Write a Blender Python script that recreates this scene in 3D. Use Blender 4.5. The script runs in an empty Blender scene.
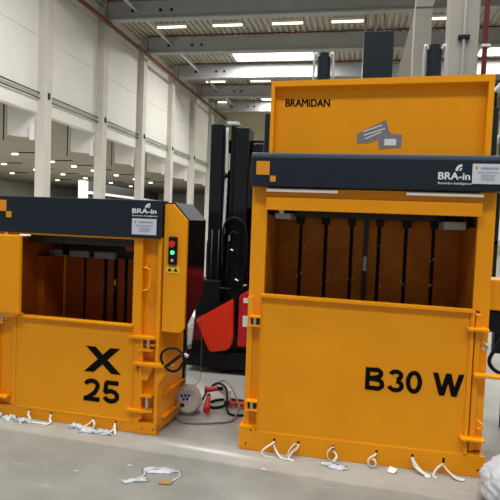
import bpy, bmesh, math, random
from mathutils import Vector, Matrix
random.seed(7)
SC = bpy.context.scene
COL = SC.collection
PI = math.pi

# ------------------------------------------------------------------ camera
PITCH, ROLL, YAW, EYE = 0.05145, 0.03828, 0.1918, 1.7
fw = Vector((0, math.cos(PITCH), -math.sin(PITCH))); rt = Vector((1, 0, 0)); up = rt.cross(fw)
rt2 = rt*math.cos(ROLL) + up*math.sin(ROLL); up2 = up*math.cos(ROLL) - rt*math.sin(ROLL)
RZ = Matrix.Rotation(YAW, 3, 'Z')
rt2, up2, fw = RZ @ rt2, RZ @ up2, RZ @ fw
cam = bpy.data.cameras.new('camera'); cam.sensor_width = 36; cam.lens = 542/500*36
cam.clip_end = 400
cobj = bpy.data.objects.new('camera', cam); COL.objects.link(cobj)
m4 = Matrix((rt2, up2, -fw)).transposed().to_4x4(); m4.translation = Vector((0, 0, EYE))
cobj.matrix_world = m4
SC.camera = cobj

# ------------------------------------------------------------------ world, light, exposure
W = bpy.data.worlds.new('world'); SC.world = W; W.use_nodes = True
W.node_tree.nodes['Background'].inputs[0].default_value = (0.86, 0.93, 1.0, 1)
W.node_tree.nodes['Background'].inputs[1].default_value = 0.27
def area(name, loc, size, power, rot=(0, 0, 0), col=(1, 0.98, 0.95)):
    l = bpy.data.lights.new(name, 'AREA'); l.shape = 'RECTANGLE'; l.size, l.size_y = size
    l.energy = power; l.color = col
    o = bpy.data.objects.new(name, l); COL.objects.link(o); o.location = loc; o.rotation_euler = rot
    return o
SKYL = [  # skylight panes: x0, x1, y0, y1, power
    (-8.13, -3.10, 33.5, 35.1, 1300), (6.55, 11.5, 33.3, 35.0, 1100), (-8.4, -3.4, 45.6, 46.3, 500),
    (-8.13, -3.10, 14.0, 16.2, 1150), (3.0, 8.0, 14.0, 16.2, 700),  # unseen rows from here on, added for their light
    (-8.13, -3.10, 2.0, 4.2, 650), (-1.0, 4.0, 2.0, 4.2, 480), (6.5, 11.5, 2.0, 4.2, 200), (-4.0, 1.0, -5.0, -2.8, 650), (3.0, 8.0, -5.0, -2.8, 350)]
for i_, (a_, b_, c_, d_, w_) in enumerate(SKYL):
    area('skylight_%d' % i_, ((a_+b_)/2, (c_+d_)/2, 12.11), (b_-a_, d_-c_), w_)
area('side_hall_light', (-27.0, 34.0, 6.1), (20, 30), 5500)
area('side_hall_light_far', (-30.0, 62.0, 6.1), (20, 24), 4500)
area('side_hall_fill_near', (-24.0, 9.0, 6.1), (14, 14), 3500)  # added fill with no visible lamp, brightens the column brackets
SC.view_settings.view_transform = 'Standard'; SC.view_settings.look = 'None'
SC.view_settings.gamma = 1; SC.view_settings.use_curve_mapping = False
SC.view_settings.exposure = 0.06

# ------------------------------------------------------------------ materials
def s2l(c):
    return tuple(((v/255)/12.92 if v/255 <= .04045 else ((v/255+.055)/1.055)**2.4) for v in c)
def mat(name, rgb, rough=.5, metal=0, noise=0, scale=8, bump=0, emit=None, estr=1, trans=0, coat=0, streak=None, ior=1.45, spec=.5):
    m = bpy.data.materials.new(name); m.use_nodes = True; nt = m.node_tree
    b = nt.nodes['Principled BSDF']; c = s2l(rgb)
    b.inputs['Base Color'].default_value = (*c, 1)
    b.inputs['Roughness'].default_value = rough; b.inputs['Metallic'].default_value = metal
    b.inputs['Transmission Weight'].default_value = trans; b.inputs['Coat Weight'].default_value = coat
    b.inputs['IOR'].default_value = ior; b.inputs['Specular IOR Level'].default_value = spec
    if emit:
        b.inputs['Emission Color'].default_value = (*s2l(emit), 1); b.inputs['Emission Strength'].default_value = estr
    if noise or bump:
        tc = nt.nodes.new('ShaderNodeTexCoord'); mp = nt.nodes.new('ShaderNodeMapping')
        nt.links.new(tc.outputs['Object'], mp.inputs[0])
        if streak: mp.inputs['Scale'].default_value = streak
        n = nt.nodes.new('ShaderNodeTexNoise'); n.inputs['Scale'].default_value = scale; n.inputs['Detail'].default_value = 5
        nt.links.new(mp.outputs[0], n.inputs[0])
        if noise:
            r = nt.nodes.new('ShaderNodeValToRGB')
            r.color_ramp.elements[0].position = .3; r.color_ramp.elements[1].position = .7
            r.color_ramp.elements[0].color = (*[v*(1-noise) for v in c], 1)
            r.color_ramp.elements[1].color = (*[min(1, v*(1+noise)) for v in c], 1)
            nt.links.new(n.outputs[0], r.inputs[0]); nt.links.new(r.outputs[0], b.inputs['Base Color'])
        if bump:
            bp = nt.nodes.new('ShaderNodeBump'); bp.inputs['Strength'].default_value = bump; bp.inputs['Distance'].default_value = .02
            nt.links.new(n.outputs[0], bp.inputs['Height']); nt.links.new(bp.outputs[0], b.inputs['Normal'])
    return m
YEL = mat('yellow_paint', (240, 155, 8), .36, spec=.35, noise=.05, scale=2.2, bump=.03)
YEL_SHADE2 = mat('deep_shaded_chamber_steel', (150, 72, 14), .55, spec=.3, noise=.18, scale=5)  # small baler's chamber yellow, deep shade put into a dark brown
YEL_SHADE = mat('shaded_yellow_chamber_steel', (184, 108, 14), .55, spec=.3, noise=.18, scale=5)  # same yellow as outside, chamber shade put into its colour
SLATE = mat('slate_paint', (29, 39, 48), .42, spec=.3, noise=.04)
SLATE_HI = mat('slate_top_edge_highlight', (78, 92, 106), .4)  # header slate with the bevel highlight put into a lighter tone
BLACK = mat('black_plastic', (13, 13, 15), .5, spec=.3)
BLACKG = mat('black_gloss_paint', (20, 20, 22), .12)
DARK = mat('dark_steel', (52, 50, 50), .5, metal=.3, noise=.2, scale=12)
STEEL = mat('bright_steel', (190, 190, 192), .3, metal=.8)
LGREY = mat('light_grey_metal', (188, 190, 192), .45)
MGREY = mat('mid_grey_metal', (120, 126, 128), .5)
INK = mat('black_lettering', (14, 12, 14), .8, spec=.1)
WHITEINK = mat('white_lettering', (225, 228, 230), .5)
STICK = mat('white_sticker', (205, 208, 218), .5)
STICKLINE = mat('grey_print', (150, 150, 165), .6)
GREYSTICK = mat('grey_sticker', (128, 122, 130), .6)
ORSQ = mat('orange_logo', (226, 146, 24), .5)
RED = mat('orange_red_plastic', (225, 52, 22), .35, noise=.03)
RED2 = mat('dark_red_plastic', (190, 30, 34), .4)
TIRE = mat('rubber', (26, 26, 27), .8)
CONC = mat('pale_concrete', (196, 193, 184), .85, noise=.07, scale=.9, bump=.05)
CONCD = mat('grey_concrete', (150, 146, 137), .88, noise=.08, scale=1.2, bump=.06)
WALL = mat('cream_wall_panel', (216, 215, 208), .85, noise=.035, scale=.5)
WALLB = mat('cream_rear_wall', (204, 200, 172), .85, noise=.04, scale=.4)
BEAM = mat('grey_roof_beam', (158, 160, 162), .7, noise=.05, scale=.7)
DECK = mat('roof_deck_metal', (176, 170, 158), .6, noise=.05, scale=.5)
REDP = mat('dark_red_pipe', (104, 42, 38), .5)
SLAMP = mat('lamp_glow', (255, 240, 205), .5, emit=(255, 240, 205), estr=3.0)
SKY = mat('skylight_glow', (255, 255, 255), .5, emit=(246, 250, 255), estr=2.2)
WHITEP = mat('white_plastic', (225, 224, 220), .4)
STRAP = mat('white_strap', (214, 208, 198), .45)
BROWN = mat('brown_tag', (170, 120, 50), .6)
LID = mat('lid_lit_grey', (84, 88, 90), .45)  # sloped top of the black housing, its light put into the grey
GLASS = mat('clear_guard_sheet', (235, 240, 240), .03, trans=1, ior=1.3)
FILM = mat('white_film', (212, 217, 224), .3, trans=.25, noise=.05, scale=10, bump=.4)
PAPER = mat('white_paper', (226, 224, 216), .7)
YLAB = mat('yellow_label', (236, 200, 70), .6)
BLUE = mat('blue_label', (38, 66, 130), .5)
GREENL = mat('green_lamp', (60, 220, 150), .3, emit=(70, 235, 160), estr=1.6)
REDB = mat('red_button', (200, 50, 36), .35)
CABG = mat('grey_cable', (128, 126, 124), .5)
NWALL = mat('side_hall_wall', (186, 182, 166), .85, noise=.06, scale=.3)
NCEIL = mat('side_hall_ceiling', (140, 132, 118), .85, noise=.05, scale=.3)

def floor_mat():
    m = bpy.data.materials.new('worn_concrete_floor'); m.use_nodes = True; nt = m.node_tree; b = nt.nodes['Principled BSDF']
    L = nt.links.new; N = nt.nodes.new
    tc = N('ShaderNodeTexCoord'); sx = N('ShaderNodeSeparateXYZ'); L(tc.outputs['Object'], sx.inputs[0])
    # seam between the darker and the lighter pour runs along y = -.103 x + 3.45
    a = N('ShaderNodeMath'); a.operation = 'MULTIPLY_ADD'; a.inputs[1].default_value = .069; L(sx.outputs[0], a.inputs[0]); L(sx.outputs[1], a.inputs[2])
    n0 = N('ShaderNodeTexNoise'); n0.inputs['Scale'].default_value = 6; n0.inputs['Detail'].default_value = 6; L(tc.outputs['Object'], n0.inputs[0])
    ad = N('ShaderNodeMath'); ad.operation = 'MULTIPLY_ADD'; ad.inputs[1].default_value = .06; L(n0.outputs[0], ad.inputs[0]); L(a.outputs[0], ad.inputs[2])
    mr = N('ShaderNodeMapRange'); mr.inputs[1].default_value = 3.59; mr.inputs[2].default_value = 3.62; L(ad.outputs[0], mr.inputs[0])
    n1 = N('ShaderNodeTexNoise'); n1.inputs['Scale'].default_value = 1.3; n1.inputs['Detail'].default_value = 8; n1.inputs['Roughness'].default_value = .65; L(tc.outputs['Object'], n1.inputs[0])
    def ramp(src, c0, c1, p0=.3, p1=.7):
        r = N('ShaderNodeValToRGB'); r.color_ramp.elements[0].position = p0; r.color_ramp.elements[1].position = p1
        r.color_ramp.elements[0].color = (*s2l(c0), 1); r.color_ramp.elements[1].color = (*s2l(c1), 1); L(src, r.inputs[0]); return r
    d = ramp(n1.outputs[0], (116, 119, 114), (148, 149, 143)); l = ramp(n1.outputs[0], (140, 140, 134), (168, 167, 160))
    mx = N('ShaderNodeMix'); mx.data_type = 'RGBA'; L(mr.outputs[0], mx.inputs[0]); L(d.outputs[0], mx.inputs[6]); L(l.outputs[0], mx.inputs[7])
    # fine pale scuffs and dust
    mp = N('ShaderNodeMapping'); mp.inputs['Scale'].default_value = (1.2, 5, 1); mp.inputs['Rotation'].default_value = (0, 0, .25); L(tc.outputs['Object'], mp.inputs[0])
    n2 = N('ShaderNodeTexNoise'); n2.inputs['Scale'].default_value = 3; n2.inputs['Detail'].default_value = 10; n2.inputs['Roughness'].default_value = .75; L(mp.outputs[0], n2.inputs[0])
    r2 = N('ShaderNodeMapRange'); r2.inputs[1].default_value = .58; r2.inputs[2].default_value = .75; r2.inputs[4].default_value = .45; L(n2.outputs[0], r2.inputs[0])
    m2 = N('ShaderNodeMix'); m2.data_type = 'RGBA'; L(r2.outputs[0], m2.inputs[0]); L(mx.outputs[2], m2.inputs[6]); m2.inputs[7].default_value = (*s2l((205, 205, 200)), 1)
    # pale dusty smear on the floor between the machines
    def M(op, a_, b_, c_=None):
        q = N('ShaderNodeMath'); q.operation = op
        for k_, v_ in enumerate((a_, b_, c_)):
            if v_ is None: continue
            if isinstance(v_, (int, float)): q.inputs[k_].default_value = v_
            else: L(v_, q.inputs[k_])
        return q.outputs[0]
    X_, Y_ = sx.outputs[0], sx.outputs[1]
    u_ = M('DIVIDE', M('ADD', X_, .99), .30)
    v_ = M('DIVIDE', M('ADD', M('MULTIPLY_ADD', X_, .11, Y_), -3.705), .028)
    d_ = M('ADD', M('MULTIPLY', u_, u_), M('MULTIPLY', v_, v_))
    g_ = M('MULTIPLY', M('POWER', 2.718, M('MULTIPLY', d_, -1.0)), .7)
    m3 = N('ShaderNodeMix'); m3.data_type = 'RGBA'; L(g_, m3.inputs[0]); L(m2.outputs[2], m3.inputs[6]); m3.inputs[7].default_value = (*s2l((225, 227, 230)), 1)
    L(m3.outputs[2], b.inputs['Base Color'])
    r3 = N('ShaderNodeMapRange'); r3.inputs[3].default_value = .38; r3.inputs[4].default_value = .62; L(n1.outputs[0], r3.inputs[0]); L(r3.outputs[0], b.inputs['Roughness'])
    bp = N('ShaderNodeBump'); bp.inputs['Strength'].default_value = .08; bp.inputs['Distance'].default_value = .01; L(n2.outputs[0], bp.inputs['Height']); L(bp.outputs[0], b.inputs['Normal'])
    return m
FLOOR = floor_mat()

# ------------------------------------------------------------------ mesh helpers
PIV = {}
class MB:
    def __init__(s): s.bm = bmesh.new()
    def box(s, x0, x1, y0, y1, z0, z1, bev=0, rot=None):
        """axis box; rot = (Matrix3, pivot)"""
        mx = Matrix.Translation(((x0+x1)/2, (y0+y1)/2, (z0+z1)/2)) @ Matrix.Diagonal((abs(x1-x0), abs(y1-y0), abs(z1-z0), 1))
        g = bmesh.ops.create_cube(s.bm, size=1, matrix=mx); vs = g['verts']
        if bev:
            es = list({e for v in vs for e in v.link_edges})
            r = bmesh.ops.bevel(s.bm, geom=es, offset=bev, segments=2, affect='EDGES', profile=.6)
            vs = list({v for f in r['faces'] for v in f.verts} | {v for v in vs if v.is_valid})
        if rot:
            R, p = rot; p = Vector(p)
            for v in vs: v.co = R @ (v.co-p) + p
        return s
    def prism(s, pts, off):
        """pts: 3D polygon, extruded by vector off"""
        off = Vector(off); a = [s.bm.verts.new(p) for p in pts]; b = [s.bm.verts.new(Vector(p)+off) for p in pts]
        n = len(pts); fs = [s.bm.faces.new(a), s.bm.faces.new(b[::-1])]
        for i in range(n): fs.append(s.bm.faces.new((a[i], a[(i+1) % n], b[(i+1) % n], b[i])))
        bmesh.ops.recalc_face_normals(s.bm, faces=fs)
        return s
    def cyl(s, p0, p1, r, r2=None, seg=20):
        p0, p1 = Vector(p0), Vector(p1); d = p1-p0
        mx = Matrix.Translation((p0+p1)/2) @ d.to_track_quat('Z', 'Y').to_matrix().to_4x4()
        bmesh.ops.create_cone(s.bm, cap_ends=True, segments=seg, radius1=r, radius2=r if r2 is None else r2, depth=d.length, matrix=mx)
        return s
    def ball(s, c, r, sc=(1, 1, 1), seg=16):
        mx = Matrix.Translation(c) @ Matrix.Diagonal((*[r*k for k in sc], 1))
        bmesh.ops.create_uvsphere(s.bm, u_segments=seg, v_segments=seg//2, radius=1, matrix=mx); return s
    def tube(s, pts, r, seg=8, sub=6, flat=1.0, smooth=True):
        P = [Vector(p) for p in pts]
        if smooth and len(P) > 2:
            Q = []
            for i in range(len(P)-1):
                a, b, c, d = P[max(i-1, 0)], P[i], P[i+1], P[min(i+2, len(P)-1)]
                for k in range(sub):
                    t = k/sub
                    Q.append(.5*((2*b) + (c-a)*t + (2*a-5*b+4*c-d)*t*t + (3*b-a-3*c+d)*t**3))
            P = Q+[P[-1]]
        rings = []; prev = None
        for i, p in enumerate(P):
            t = (P[min(i+1, len(P)-1)]-P[max(i-1, 0)]).normalized()
            ref = prev if prev is not None else (Vector((0, 0, 1)) if abs(t.z) < .9 else Vector((1, 0, 0)))
            u = (ref - t*ref.dot(t)); u = u.normalized() if u.length > 1e-6 else t.orthogonal().normalized()
            prev = u; v = t.cross(u)
            rings.append([s.bm.verts.new(p + v*r*math.cos(2*PI*k/seg) + u*r*flat*math.sin(2*PI*k/seg)) for k in range(seg)])
        fs = []
        for a, b in zip(rings, rings[1:]):
            for k in range(seg): fs.append(s.bm.faces.new((a[k], a[(k+1) % seg], b[(k+1) % seg], b[k])))
        fs.append(s.bm.faces.new(rings[0][::-1])); fs.append(s.bm.faces.new(rings[-1]))
        for f in fs: f.smooth = True
        bmesh.ops.recalc_face_normals(s.bm, faces=fs)
        return s
    def strip(s, pts, w, y, th=.003, closed=False):
        """flat ribbon of width w in the x-z plane at depth y (a lettering stroke)"""
        P = [Vector((p[0], 0, p[1])) for p in pts]; n = len(P); L_, R_ = [], []
        for i in range(n):
            if closed: a, b = P[(i-1) % n], P[(i+1) % n]
            else: a, b = P[max(i-1, 0)], P[min(i+1, n-1)]
            t = (b-a).normalized(); nn = Vector((-t.z, 0, t.x))
            if 0 < i < n-1 or closed:
                t1 = (P[i]-P[(i-1) % n]).normalized(); k = 1/max(.5, abs(nn.dot(Vector((-t1.z, 0, t1.x)))))
            else: k = 1
            L_.append(P[i]+nn*w/2*k); R_.append(P[i]-nn*w/2*k)
        m = n if closed else n-1
        for i in range(m):
            j = (i+1) % n
            q = [(v.x, y, v.z) for v in (L_[i], L_[j], R_[j], R_[i])]
            s.prism(q, (0, -th, 0))
        return s
    def build(s, name, m, parent=None, smooth=False):
        me = bpy.data.meshes.new(name)
        if parent is not None:
            piv = PIV[parent.name]
            for v in s.bm.verts: v.co -= piv
        else:
            piv = None
        s.bm.to_mesh(me); s.bm.free(); me.materials.append(m)
        if smooth:
            for p in me.polygons: p.use_smooth = True
        o = bpy.data.objects.new(name, me); COL.objects.link(o)
        if parent is not None: o.parent = parent; PIV[o.name] = PIV[parent.name]
        return o
def tag(o, label=None, cat=None, group=None, kind=None):
    if label: o['label'] = label
    if cat: o['category'] = cat
    if group: o['group'] = group
    if kind: o['kind'] = kind
    return o
def thing(name, label, cat, loc, rotz=0, pivot=(0, 0, 0), group=None):
    """Empty at the thing's base. Part meshes are written in a frame whose point `pivot` sits at loc."""
    o = bpy.data.objects.new(name, None); COL.objects.link(o); o.empty_display_size = .2
    o.location = loc; o.rotation_euler = (0, 0, rotz); PIV[o.name] = Vector(pivot)
    return tag(o, label, cat, group)
def part(name, mb, m, parent, label=None, smooth=False):
    o = mb.build(name, m, parent, smooth)
    if label: o['label'] = label
    return o
def solo(name, mb, m, label, cat, group=None, smooth=False):
    """a thing that is one mesh: origin moved to the middle of its base"""
    vs = [v.co for v in mb.bm.verts]
    c = Vector(((min(v.x for v in vs)+max(v.x for v in vs))/2, (min(v.y for v in vs)+max(v.y for v in vs))/2, min(v.z for v in vs)))
    for v in mb.bm.verts: v.co -= c
    o = mb.build(name, m, None, smooth); o.location = c
    return tag(o, label, cat, group)
def struct(name, mb, m, parent=None):
    o = mb.build(name, m); tag(o, kind='structure'); return o
def text(name, s, m, parent, x0, x1, z0, z1, y, label=None, fat=.0, slope=0, bold=0):
    """raised lettering in the x-z plane facing -y, fitted in the given rectangle"""
    cu = bpy.data.curves.new('lettering', 'FONT'); cu.body = s; cu.offset = fat; cu.extrude = .02; cu.resolution_u = 3
    t = bpy.data.objects.new('lettering', cu); COL.objects.link(t)
    me = bpy.data.meshes.new_from_object(t.evaluated_get(bpy.context.evaluated_depsgraph_get()))
    bpy.data.objects.remove(t); bpy.data.curves.remove(cu)
    xs = [v.co.x for v in me.vertices]; ys = [v.co.y for v in me.vertices]
    ax, bx_, ay, by = min(xs), max(xs), min(ys), max(ys); piv = PIV[parent.name]
    for v in me.vertices:
        fx = (v.co.x-ax)/(bx_-ax); fz = (v.co.y-ay)/(by-ay); e = v.co.z
        v.co = Vector((x0+(x1-x0)*fx, y - (.0015 if e > 0 else 0), z0+(z1-z0)*fz + slope*fx)) - piv
    if bold:
        bb = bmesh.new()
        for q_, (dx, dz) in enumerate(((-bold, 0), (bold, 0), (0, bold*.6), (0, -bold*.6))):
            n0 = len(bb.verts); bb.from_mesh(me); bb.verts.ensure_lookup_table()
            for v in bb.verts[n0:]: v.co.x += dx; v.co.z += dz; v.co.y -= .0003*q_
        bb.to_mesh(me); bb.free()
    me.name = name; me.materials.clear(); me.materials.append(m)
    o = bpy.data.objects.new(name, me); COL.objects.link(o); o.parent = parent; PIV[o.name] = piv
    if label: o['label'] = label
    return o

# ================================================================== SETTING
S = 1.6
def sz(rel): return EYE + rel*S           # height from a relative height about the eye
XL, XR = -8.0*S, 15.5
YF, YB = -9.0, 31*S
struct('floor', MB().box(-62, XR, YF, 95, -.2, 0), FLOOR)
# corrugated roof deck
mb = MB(); zt = sz(6.6); x = -8.3*S; prof = []
while x < XR:
    prof += [(x, zt), (x+.14, zt), (x+.17, zt+.11), (x+.29, zt+.11)]; x += .32
prev = None
for (px, pz) in prof:
    a = mb.bm.verts.new((px, YF, pz)); b = mb.bm.verts.new((px, YB, pz))
    if prev: mb.bm.faces.new((prev[0], prev[1], b, a))
    prev = (a, b)
mb.box(-8.3*S, XR, YF, YB, zt+.125, zt+.3)
struct('ceiling', mb, DECK)
struct('wall_right', MB().box(XR, XR+.3, YF, YB, 0, zt+.3), WALLB)
struct('wall_back', MB().box(-8.2*S, XR, YB, YB+.3, 0, zt+.3), WALLB)
cols = [12.97+3.22*i for i in range(-4, 6)]
# left wall: upper panels above an open lintel, with panel joints
mb = MB(); x1 = -8.22*S
zl, zu = sz(2.6), sz(6.45)
ys = [YF]+[c*S for c in cols if c*S > YF]+[YB]
joints = [zl, zl+.62, sz(4.55), sz(6.0), zu]
for y0, y1 in zip(ys, ys[1:]):
    for z0, z1 in zip(joints, joints[1:]):
        mb.box(x1-.3, x1, y0+.006, y1-.006, z0+.012, z1, bev=.012)
mb.box(x1-.28, x1-.03, YF, YB, zl, zt)
struct('wall_left', mb, WALL)
struct('wall_rear_lower_left', MB().box(-8.2*S, -7.6*S, YB-.02, YB, 0, sz(1)), WALLB)
# side hall beyond the opening
struct('ceiling_side_hall', MB().box(-62, x1-.31, YF, 95, 6.35, 6.55), NCEIL)
mb = MB()
mb.box(-50.3, -50, YF, 95, 0, 6.35)
for i in range(16): mb.box(-50, -49.75, -5+i*6.2, -4.5+i*6.2, 0, 6.35)
struct('wall_far_left', mb, NWALL)
mb = MB(); mb.box(-50, -12, 94.7, 95, 0, 6.35)
struct('wall_side_hall_end', mb, NWALL)

ORD = ['nearest', 'second nearest', 'third nearest', 'fourth nearest', 'fifth nearest', 'farthest']
k = 0
for c in cols:
    if c < 9: continue
    if c < 12:
        lab = 'pale concrete wall column just outside the left edge of view'
        if c < 12.0: continue
    t = thing('wall_column', f'tall pale concrete column against the left hall wall, {ORD[min(k,5)]} to the balers in that row',
              'column', (XL-.2, c*S, 0), group='columns along the left wall')
    part('shaft', MB().box(-.22, .2, -.26, .26, 0, zu, bev=.02), CONC, t)
    part('bracket', MB().prism([(-1.55, -.2, 4.98), (-.22, -.2, 4.86), (-.22, -.2, 6.3), (-1.55, -.2, 6.3)], (0, .4, 0)), WALL, t)
    part('drop_pipe', MB().tube([(-1.8, -.1, 4.75), (-1.8, -.1, 6.34)], .03, smooth=False), DARK, t, 'thin dark pipe hanging beside the bracket')
    part('junction_box', MB().box(-.42, -.24, -.36, -.22, 4.75, 5.45, bev=.01), WHITEP, t)
    part('pipe_clamp', MB().box(.2, .26, -.06, .06, sz(2.98), sz(3.14), bev=.01), BLACK, t)
    k += 1
# roof beams
kb = 0
for yb in (12.35, 15.74, 18.96, 22.38, 25.8, 29.2):
    mb = MB(); y = yb*S; z0, z1 = sz(6.0), sz(6.52)
    mb.box(-7.95*S, XR, y+.12, y+.30, z0+.1, z1-.05)
    mb.box(-7.95*S, XR, y, y+.42, z0, z0+.1, bev=.02)
    mb.box(-7.95*S, XR, y+.02, y+.40, z1-.06, z1)
    t = thing('roof_beam', f'long grey beam across the ceiling, {ORD[kb]} of the roof beams', 'beam', (0, y, z0), pivot=(0, y, z0), group='beams across the ceiling')
    part('girder', mb, BEAM, t)
    mb = MB()
    for hx in (-7.0, -6.1, -5.75): mb.cyl((hx*S, y+.09, sz(6.28)), (hx*S, y+.12, sz(6.28)), .08, seg=12)
    part('bolt_hole', mb, BLACK, t, 'dark round holes in a row')
    kb += 1
# pipes
solo('sprinkler_pipe', MB().tube([(-7.75*S, YF, sz(5.92)), (-7.75*S, YB, sz(5.92))], .10, smooth=False), REDP, 'dark red pipe running along the top of the left wall', 'pipe')
mb = MB(); 
for yb in (15.74, 18.96, 22.38, 25.8): mb.tube([(-7.7*S, yb*S-.25, sz(6.02)), (-7.7*S, yb*S-.25, sz(6.54)), (XR-.3, yb*S-.25, sz(6.54))], .04, smooth=False)
solo('sprinkler_branch_pipe', mb, REDP, 'thin dark red pipes crossing under the roof deck above each beam', 'pipe')
solo('pale_ceiling_pipe', MB().tube([(-6.88*S, YF, sz(6.3)), (-6.88*S, YB, sz(6.3))], .07, smooth=False), LGREY, 'pale pipe running lengthwise through the roof beams at left', 'pipe')
for zr, w in ((3.11, 'upper'), (2.98, 'lower')):
    solo('wall_pipe', MB().tube([(x1+.1, YF, sz(zr)), (x1+.1, YB, sz(zr))], .03, smooth=False), DARK, f'thin dark horizontal pipe on the left wall, {w} one of the pair', 'pipe', 'pair of pipes on the left wall')
# skylights
def skylight(x0, x1, y0, y1, label):
    t = thing('skylight', label, 'skylight', ((x0+x1)/2, (y0+y1)/2, zt-.12), pivot=((x0+x1)/2, (y0+y1)/2, zt-.12), group='skylights in the ceiling')
    part('diffuser', MB().box(x0, x1, y0, y1, zt-.1, zt-.06), SKY, t, 'bright white skylight pane')
    mb = MB(); mb.box(x0-.1, x1+.1, y0-.1, y0, zt-.12, zt).box(x0-.1, x1+.1, y1, y1+.1, zt-.12, zt).box(x0-.1, x0, y0, y1, zt-.12, zt).box(x1, x1+.1, y0, y1, zt-.12, zt)
    part('frame', mb, LGREY, t)
for (a_, b_, c_, d_, w_), lab in zip(SKYL[:3], ('large bright skylight in the ceiling, left of the central cylinder box',
        'bright skylight at the top right, right of the red pipe', 'small far skylight just left of the upright yellow hatch')):
    skylight(a_, b_, c_, d_, lab)
mb = MB()
for a_, b_, c_, d_, w_ in SKYL[3:]: mb.box(a_, b_, c_, d_, zt-.1, zt-.06)  # unseen panes, added to go with the overhead lights
struct('window_unseen_1', mb, SKY)
# tube lamps
def tube_lamp(x, y, label, L=1.5, z=None):
    z = z or zt-.2
    t = thing('tube_lamp', label, 'lamp', (x, y, z), pivot=(x, y, z), group='tube lamps under the main roof')
    part('housing', MB().box(x-L/2, x+L/2, y-.07, y+.07, z+.03, z+.17, bev=.01), WHITEP, t)
    part('tube', MB().cyl((x-L/2+.02, y, z), (x+L/2-.02, y, z), .06), SLAMP, t, 'glowing warm white tube')
ly = 2.733*6.5*S
for i, (lx, w) in enumerate(((-10.3, 'leftmost'), (-7.2, 'second from left'), (-4.0, 'third from left'), (-.93, 'fourth from left'), (3.55, 'fifth from left, beside the tall column'))):
    tube_lamp(lx, ly, f'glowing tube lamp in the front ceiling row, {w}', 1.62)
for i, (lx, w) in enumerate(((-10.8, 'leftmost'), (-7.4, 'second from left'), (-.5, 'beside the central cylinder box'))):
    tube_lamp(lx, 39.7 if i < 2 else 32.2, f'glowing tube lamp farther back under the ceiling, {w}', 1.5)
tube_lamp(6.5, 32.1, 'glowing tube lamp at far right behind the red pipe', 1.3)
tube_lamp(-12.0, 46.5, 'glowing tube lamp near the rear wall at left', .8)
k = 0
for X0, ysl in ((-25.8, (32.4, 37.4, 42.5, 46.2, 50.0, 55.2, 60.3, 65.2)), (-32.3, (40.2, 45.2, 50.3, 55.5, 60.6, 67.5, 74.0)), (-38.6, (50.4, 55.5, 60.4, 65.0, 71.0, 76.5))):
    row = {-25.8: 'nearest', -32.3: 'middle', -38.6: 'farthest'}[X0]
    for j, y in enumerate(ysl):
        t = thing('side_hall_lamp', f'small glowing lamp on the side hall ceiling, {row} row, number {j+1} counting from the left'.replace('number 1 ', 'first ').replace('number 2 ', 'second ').replace('number 3 ', 'third ').replace('number 4 ', 'fourth ').replace('number 5 ', 'fifth ').replace('number 6 ', 'sixth ').replace('number 7 ', 'seventh ').replace('number 8 ', 'eighth '),
                  'lamp', (X0, y, 6.2), pivot=(0, 0, 0), group='lamps on the side hall ceiling')
        part('tube', MB().cyl((-.24, 0, 0), (.24, 0, 0), .075), SLAMP, t)
        part('housing', MB().box(-.3, 1.9, -.05, .05, .07, .15), DARK, t)
# free-standing columns in the middle of the hall
t = thing('hall_column', 'thick pale concrete column behind the large baler, with white pipe down its front', 'column', (1.255, 7.72, 0), pivot=(1.255, 7.72, 0))
part('shaft', MB().box(1.07, 1.43, 7.5, 7.93, 0, zt, bev=.02), CONCD, t)
part('conduit', MB().tube([(1.24, 7.47, 0), (1.24, 7.47, zt)], .017, smooth=False), LGREY, t, 'thin white pipe')
for z in (1.6, 4.15, 6.7): part('pipe_clip', MB().box(1.17, 1.31, 7.44, 7.5, z, z+.05, bev=.005), BLACK, t)
t = thing('hall_column', 'pale concrete column with sloping brace, seen left of the thick column', 'column', (1.2, 12.7, 0), pivot=(1.2, 12.7, 0))
part('shaft', MB().box(1.04, 1.4, 12.5, 12.9, 0, 6.5, bev=.02), CONCD, t)
part('head', MB().prism([(1.04, 12.45, 6.5), (1.4, 12.45, 6.5), (1.95, 12.45, 8.4), (1.95, 12.45, zt), (1.2, 12.45, zt), (1.2, 12.45, 8.4)], (0, .5, 0)), CONCD, t)
solo('diagonal_brace', MB().prism([(.15, 15, 2.4), (.45, 15, 2.4), (2.6, 15, 12.2), (2.25, 15, 12.2)], (0, .3, 0)), CONCD, 'sloping grey brace leaning behind the central cylinder box', 'brace')
t = thing('fire_main_pipe', 'upright dark red pipe beside the thick concrete column', 'pipe', (1.49, 7.42, 0), pivot=(1.49, 7.42, 0))
part('pipe', MB().tube([(1.49, 7.42, 0), (1.49, 7.42, zt)], .032, smooth=False), REDP, t)
for z in (1.4, 4.02, 6.8): part('pipe_clamp', MB().box(1.44, 1.55, 7.37, 7.47, z, z+.035, bev=.004), LGREY, t, 'pale clamp')
for i, (px, w) in enumerate(((-.03, 'left'), (.43, 'middle'), (.82, 'right'))):
    solo('upright_conduit', MB().tube([(px, 26, 0), (px, 26, zt)], .055, smooth=False), LGREY, f'thin pale pipe hanging above the central cylinder box, {w} of three', 'pipe', 'three thin pipes behind the cylinder box')
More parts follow.
